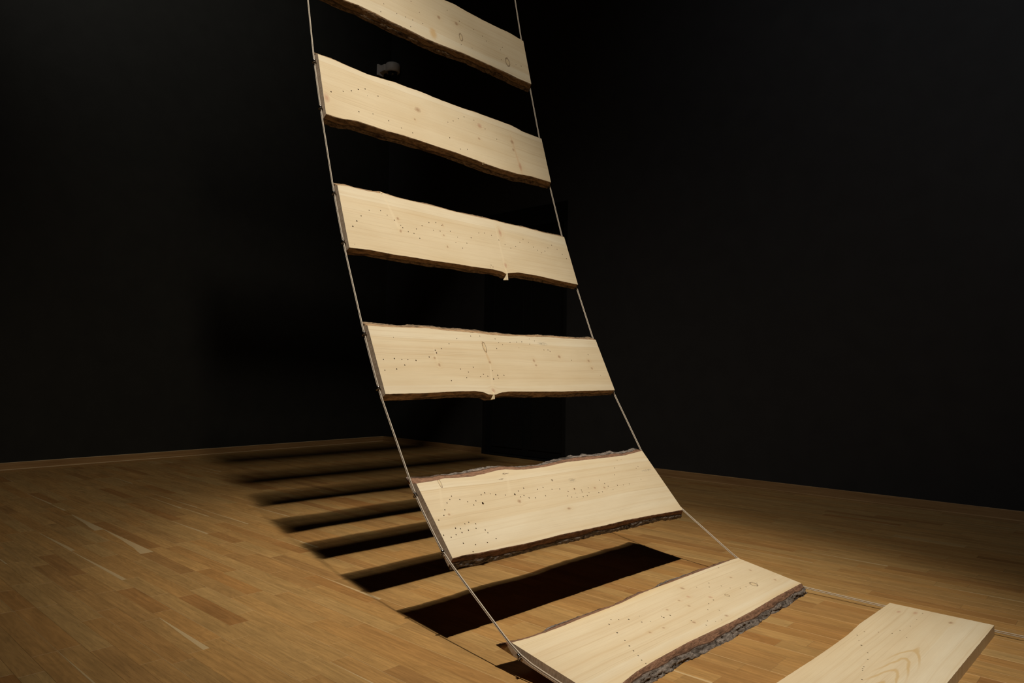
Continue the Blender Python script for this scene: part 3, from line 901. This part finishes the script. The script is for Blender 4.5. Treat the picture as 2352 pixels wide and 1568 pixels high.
LABELS = {1: 'top plank in view, cut by the frame, with an orange resin stain on its lower edge',
          2: 'plank with a reddish knot at its left end',
          3: 'plank with a pale branch stub low on its right half and a reddish knot above it',
          4: 'plank hanging level with a pale branch stub in the middle of its lower edge',
          5: 'lowest hanging plank, with thick bark on both edges and many bore holes',
          6: 'plank whose lower end rests on the floor, with thick grey bark',
          7: 'plank lying flat on the floor with sawn edges and flame grain'}
axes_of = {}
def place(body, spec):
    a, b, n = Vector(spec['a']), Vector(spec['b']), Vector(spec['n'])
    c = Vector(spec['C'])
    m = Matrix(((a.x, b.x, n.x, c.x), (a.y, b.y, n.y, c.y), (a.z, b.z, n.z, c.z), (0, 0, 0, 1)))
    body.matrix_parent_inverse = Matrix.Identity(4)
    body.matrix_local = Matrix.Translation(-ladder.location) @ m
    return m

frames = []
settings = {1: dict(flare=(.028, .034), rough=.45, dark=True), 2: dict(flare=(.030, .026), rough=.40, dark=True),
            3: dict(flare=(.032, .011), rough=.40, dark=True), 4: dict(flare=(.034, .012), rough=.40, dark=True),
            5: dict(flare=(.046, .022), rough=.95, cover=(.66, .60)), 6: dict(flare=(.058, .034), rough=1.35, cover=(.22, .85)),
            7: dict(flare=(.002, .0005), bark=False)}
# upper rungs out of the frame, following the curve of the ladder up to the ceiling
def straight_spec(seed, C_, elev):
    r = random.Random(seed)
    a = Vector((.05, 1, 0)).normalized()
    b = Vector((-math.cos(elev), 0, math.sin(elev)))
    b = (b-a*b.dot(a)).normalized()
    n = a.cross(b)
    def wav(base, s):
        return [[-.80+.1*i, base+s*(.006*math.sin(i*1.3+seed)+.006*r.uniform(-1, 1))] for i in range(17)]
    return dict(C=list(C_), a=list(a), b=list(b), n=list(n), top=wav(.162, 1), bot=wav(-.162, -1),
                holes=[[r.uniform(-.7, .7), r.uniform(-.12, .12), 1.] for _ in range(14)],
                knots=[[r.uniform(-.7, .7), r.uniform(-.1, .1), .018, .02, 0] for _ in range(4)])
PALE, PINK = (.74, .62, .44), (.62, .42, .26)
STREAKS = {2: [(.5003, .0915, .5362, -.1546, .012, PINK, .5), (.2247, -.1091, .2288, -.1648, .006, PALE, .4)],
           3: [(-.549, .1739, -.4906, -.0193, .013, PALE, .6), (.1956, .1259, .1893, -.1384, .011, PALE, .65)],
           4: [(-.4688, .0644, -.4682, -.0326, .009, PALE, .4), (-.150, .1075, -.1366, -.0073, .010, (.55, .36, .18), .45),
               (-.1364, -.0003, -.1749, -.1366, .011, PALE, .55)],
           5: [(-.6822, .1753, -.7335, .0482, .010, PALE, .45), (-.2935, .1699, -.3478, .0589, .014, PALE, .4)]}
HEART = {1: (-.10, .30), 2: (-.30, .125), 3: (-.30, .106), 4: (-.125, .106), 5: (-.04, .125), 6: (-.11, .14), 7: (-.06, .30)}
LOOSE = {(5, 0), (6, 1), (6, 2), (1, 2), (1, 3), (4, 2)}    # knots seen as a dark outline round pale wood
p = Vector(PLANKS[1]['C'])
elev = math.radians(75.5)
ups = []
for i in range(5):
    elev2 = elev+math.radians(1.3)
    p = p + Vector((-math.cos((elev+elev2)/2), .004, math.sin((elev+elev2)/2)))*.72
    elev = elev2
    ups.append(straight_spec(50+i, p, elev))
specs = [(-i, s) for i, s in enumerate(ups)][::-1] + [(k, PLANKS[k]) for k in range(1, 8)]
s8 = straight_spec(81, (.055, 2.55, THICK), 0)
s8['a'] = PLANKS[7]['a']; s8['b'] = PLANKS[7]['b']; s8['n'] = PLANKS[7]['n']
specs.append((8, s8))
M_UP = pine_material(20, ups[0]['knots'])
for k, spec in specs:
    if k <= 0 or k == 8:
        mat = M_UP
        st = dict(flare=(.030, .030), rough=.4, dark=True) if k <= 0 else dict(flare=(.002, .0005), bark=False)
    else:
        fig = None
        if k == 7:
            fig = (.40, -.030, .20, .052)
        knots = [tuple(q[:4])+((5,) if (k, i) in LOOSE else (q[4],)) for i, q in enumerate(spec['knots'])]
        mat = pine_material(k, knots, fig, HEART[k], STREAKS.get(k, ()), {5: .25, 6: .5}.get(k, .12))
        st = settings[k]
    body, top, bot, us = make_plank(k, spec, mat, label=LABELS.get(k), **st)
    m = place(body, spec)
    frames.append((k, spec, m, body))
    # screw eyes and ferrules: two at each end
    for s in (-1, 1):
        for v in (.124, -.127):
            o = bpy.data.objects.new('eye_screw', EYE)
            C.objects.link(o)
            o.parent = body
            # ring plane holds the cord direction: local X of ring = plank normal, Z = outwards
            o.matrix_local = Matrix(((0, 0, s, s*L2), (0, 1 if s > 0 else -1, 0, v), (-1 if s > 0 else -1, 0, 0, -THICK*.60), (0, 0, 0, 1))) \
                if s > 0 else Matrix(((0, 0, -1, -L2), (0, 1, 0, v), (1, 0, 0, -THICK*.60), (0, 0, 0, 1)))
            o = bpy.data.objects.new('ferrule_ball', BALL)
            C.objects.link(o)
            o.parent = body
            o.location = (s*(L2+.0125), v+.006, -THICK*.60+.007)
    # cut branch stubs breaking out of the lower edge
    for (su, sg, wd, rise, drop) in {3: [(.1914, -1, .0075, .030, .036), (-.5547, 1, .0055, .006, .010)],
                                     4: [(-.1798, -1, .0075, .020, .020)], 2: [(.2157, -1, .005, .008, .008)]}.get(k, ()):
        ve = lerp_poly(spec['bot' if sg < 0 else 'top'], su)
        lean = -.004
        bm = bmesh.new()
        A = bm.verts.new((su-.004, ve-sg*rise, .0008))
        front = [(su-wd*.5, ve-sg*.002, .0022), (su+wd*.5, ve-sg*.002, .0022),
                 (su+wd*1.1+lean, ve+sg*drop, -.006), (su-wd*.9+lean, ve+sg*drop, -.006)]
        Q = [bm.verts.new(q) for q in front]
        B1 = bm.verts.new((su+wd*1.3+lean, ve+sg*(drop*.8), -.026))
        B0 = bm.verts.new((su-wd*1.1+lean, ve+sg*(drop*.8), -.026))
        R1 = bm.verts.new((su+wd*.4, ve-sg*.012, -.020))
        R0 = bm.verts.new((su-wd*.4, ve-sg*.012, -.020))
        for f in ((A, Q[0], Q[1]), (Q[0], Q[3], Q[2], Q[1]), (Q[2], Q[3], B0, B1), (Q[1], Q[2], B1, R1),
                  (Q[3], Q[0], R0, B0), (B1, B0, R0, R1), (A, Q[1], R1), (A, R0, Q[0]), (A, R1, R0)):
            bm.faces.new(f)
        bmesh.ops.recalc_face_normals(bm, faces=bm.faces)
        so = link('branch_stub', bm, M_STUB, body)
        so['label'] = 'pale sawn branch stub'

# ------------------------------------------------------------------ cords: two per side, threaded through the eyes
R_CORD = .0021
CORD_Z = -THICK*.60
for s in (-1, 1):
    for half in (1, -1):
        pts = []
        f0 = frames[0]
        first = f0[2] @ Vector((s*(L2+.010), .124, CORD_Z+half*.0030))
        pts.append(Vector((first.x-.20, first.y, ZC-.001)))
        for (k, spec, m, body) in frames:
            for v in (.124, -.127):
                pts.append(m @ Vector((s*(L2+.0095), v, CORD_Z+half*.0030)))
        last = pts[-1]
        pts.append(last+Vector((.55, 0, .004-last.z+half*.003)))
        dense = []
        for a, b in zip(pts, pts[1:]):
            n = max(2, int((b-a).length/.05))
            for i in range(n):
                dense.append(a.lerp(b, i/n))
        dense.append(pts[-1])
        # round the corners slightly
        for _ in range(2):
            dense = [dense[0]]+[(dense[i-1]+dense[i]*2+dense[i+1])/4 for i in range(1, len(dense)-1)]+[dense[-1]]
        for q in dense:
            q.z = max(q.z, R_CORD+.0004)
        bm = bmesh.new()
        tube(bm, [q-ladder.location for q in dense], R_CORD, 8)
        bmesh.ops.recalc_face_normals(bm, faces=bm.faces)
        link('cord', bm, M_ROPE, ladder, smooth=True)

# ------------------------------------------------------------------ small wall camera high in the far corner
det = bpy.data.objects.new('wall_camera', None)
C.objects.link(det)
tag(det, 'small grey wall-mounted camera high in the dark corner behind the ladder', 'camera')
det.location = (X0, 6.0, 5.15)
det.scale = (.88, .88, .88)
bm = bmesh.new()
box(bm, .001, .03, -.115, .005, -.075, .10, bevel=.006)
link('mounting_plate', bm, M_PLASTIC, det)
bm = bmesh.new()
box(bm, .03, .16, -.085, .01, -.03, .075, bevel=.012)
link('bracket_arm', bm, M_PLASTIC, det)
bm = bmesh.new()
n = 24
prof = [(.0, .105), (.075, .104), (.108, .092), (.118, .070), (.114, -.030), (.100, -.045), (.088, -.045), (.086, -.02), (0, -.02)]
rings = []
for (r, z) in prof:
    rings.append([bm.verts.new((.20+max(r, .0005)*math.cos(2*math.pi*i/n), .045+max(r, .0005)*math.sin(2*math.pi*i/n), z)) for i in range(n)])
for A, B in zip(rings, rings[1:]):
    for i in range(n):
        bm.faces.new((A[i], A[(i+1) % n], B[(i+1) % n], B[i]))
bm.faces.new(rings[0]); bm.faces.new(rings[-1])
bmesh.ops.recalc_face_normals(bm, faces=bm.faces)
link('housing', bm, M_PLASTIC, det, smooth=True)
bm = bmesh.new()
bmesh.ops.create_uvsphere(bm, u_segments=20, v_segments=12, radius=.074, matrix=Matrix.Translation((.20, .045, -.045)))
link('lens_dome', bm, M_BLACKP, det, smooth=True)

# ------------------------------------------------------------------ spotlight fittings on the ceiling
def fitting(loc, aim, label):
    t = bpy.data.objects.new('ceiling_spotlight', None)
    C.objects.link(t)
    tag(t, label, 'spotlight')
    d = (aim-loc).normalized()
    t.location = loc
    bm = bmesh.new()
    tube(bm, [-d*.04, -d*.26], .085, 20)
    tube(bm, [-d*.26, -d*.30], [.085, .05], 20)
    link('housing', bm, M_LAMP, t)
    bm = bmesh.new()
    tube(bm, [-d*.15+Vector((0, 0, .05)), Vector((-d.x*.15, -d.y*.15, ZC-loc.z-.03))], .012, 10)
    tube(bm, [Vector((-d.x*.15, -d.y*.15, ZC-loc.z-.031)), Vector((-d.x*.15, -d.y*.15, ZC-loc.z-.001))], .06, 20)
    link('mounting_stem', bm, M_LAMP, t)
fitting(LAMP_A, AIM, 'black ceiling spotlight aimed at the ladder, the nearer of the pair')
fitting(LAMP_B, AIM_B, 'black ceiling spotlight aimed at the ladder, the farther of the pair')
fitting(LAMP_C, AIM_C, 'black ceiling spotlight aimed at the ladder, apart from the pair')
fitting(Vector((-4.2, 1.0, 8.0)), Vector((-8, 2.6, 5.2)), 'added black fitting of the unseen fill lamp for the left wall')  # housings added to go with the wall fill lamps
fitting(Vector((1.5, 1.0, 8.0)), Vector((-.3, 6.1, 3.0)), 'added black fitting of the unseen fill lamp for the right wall')
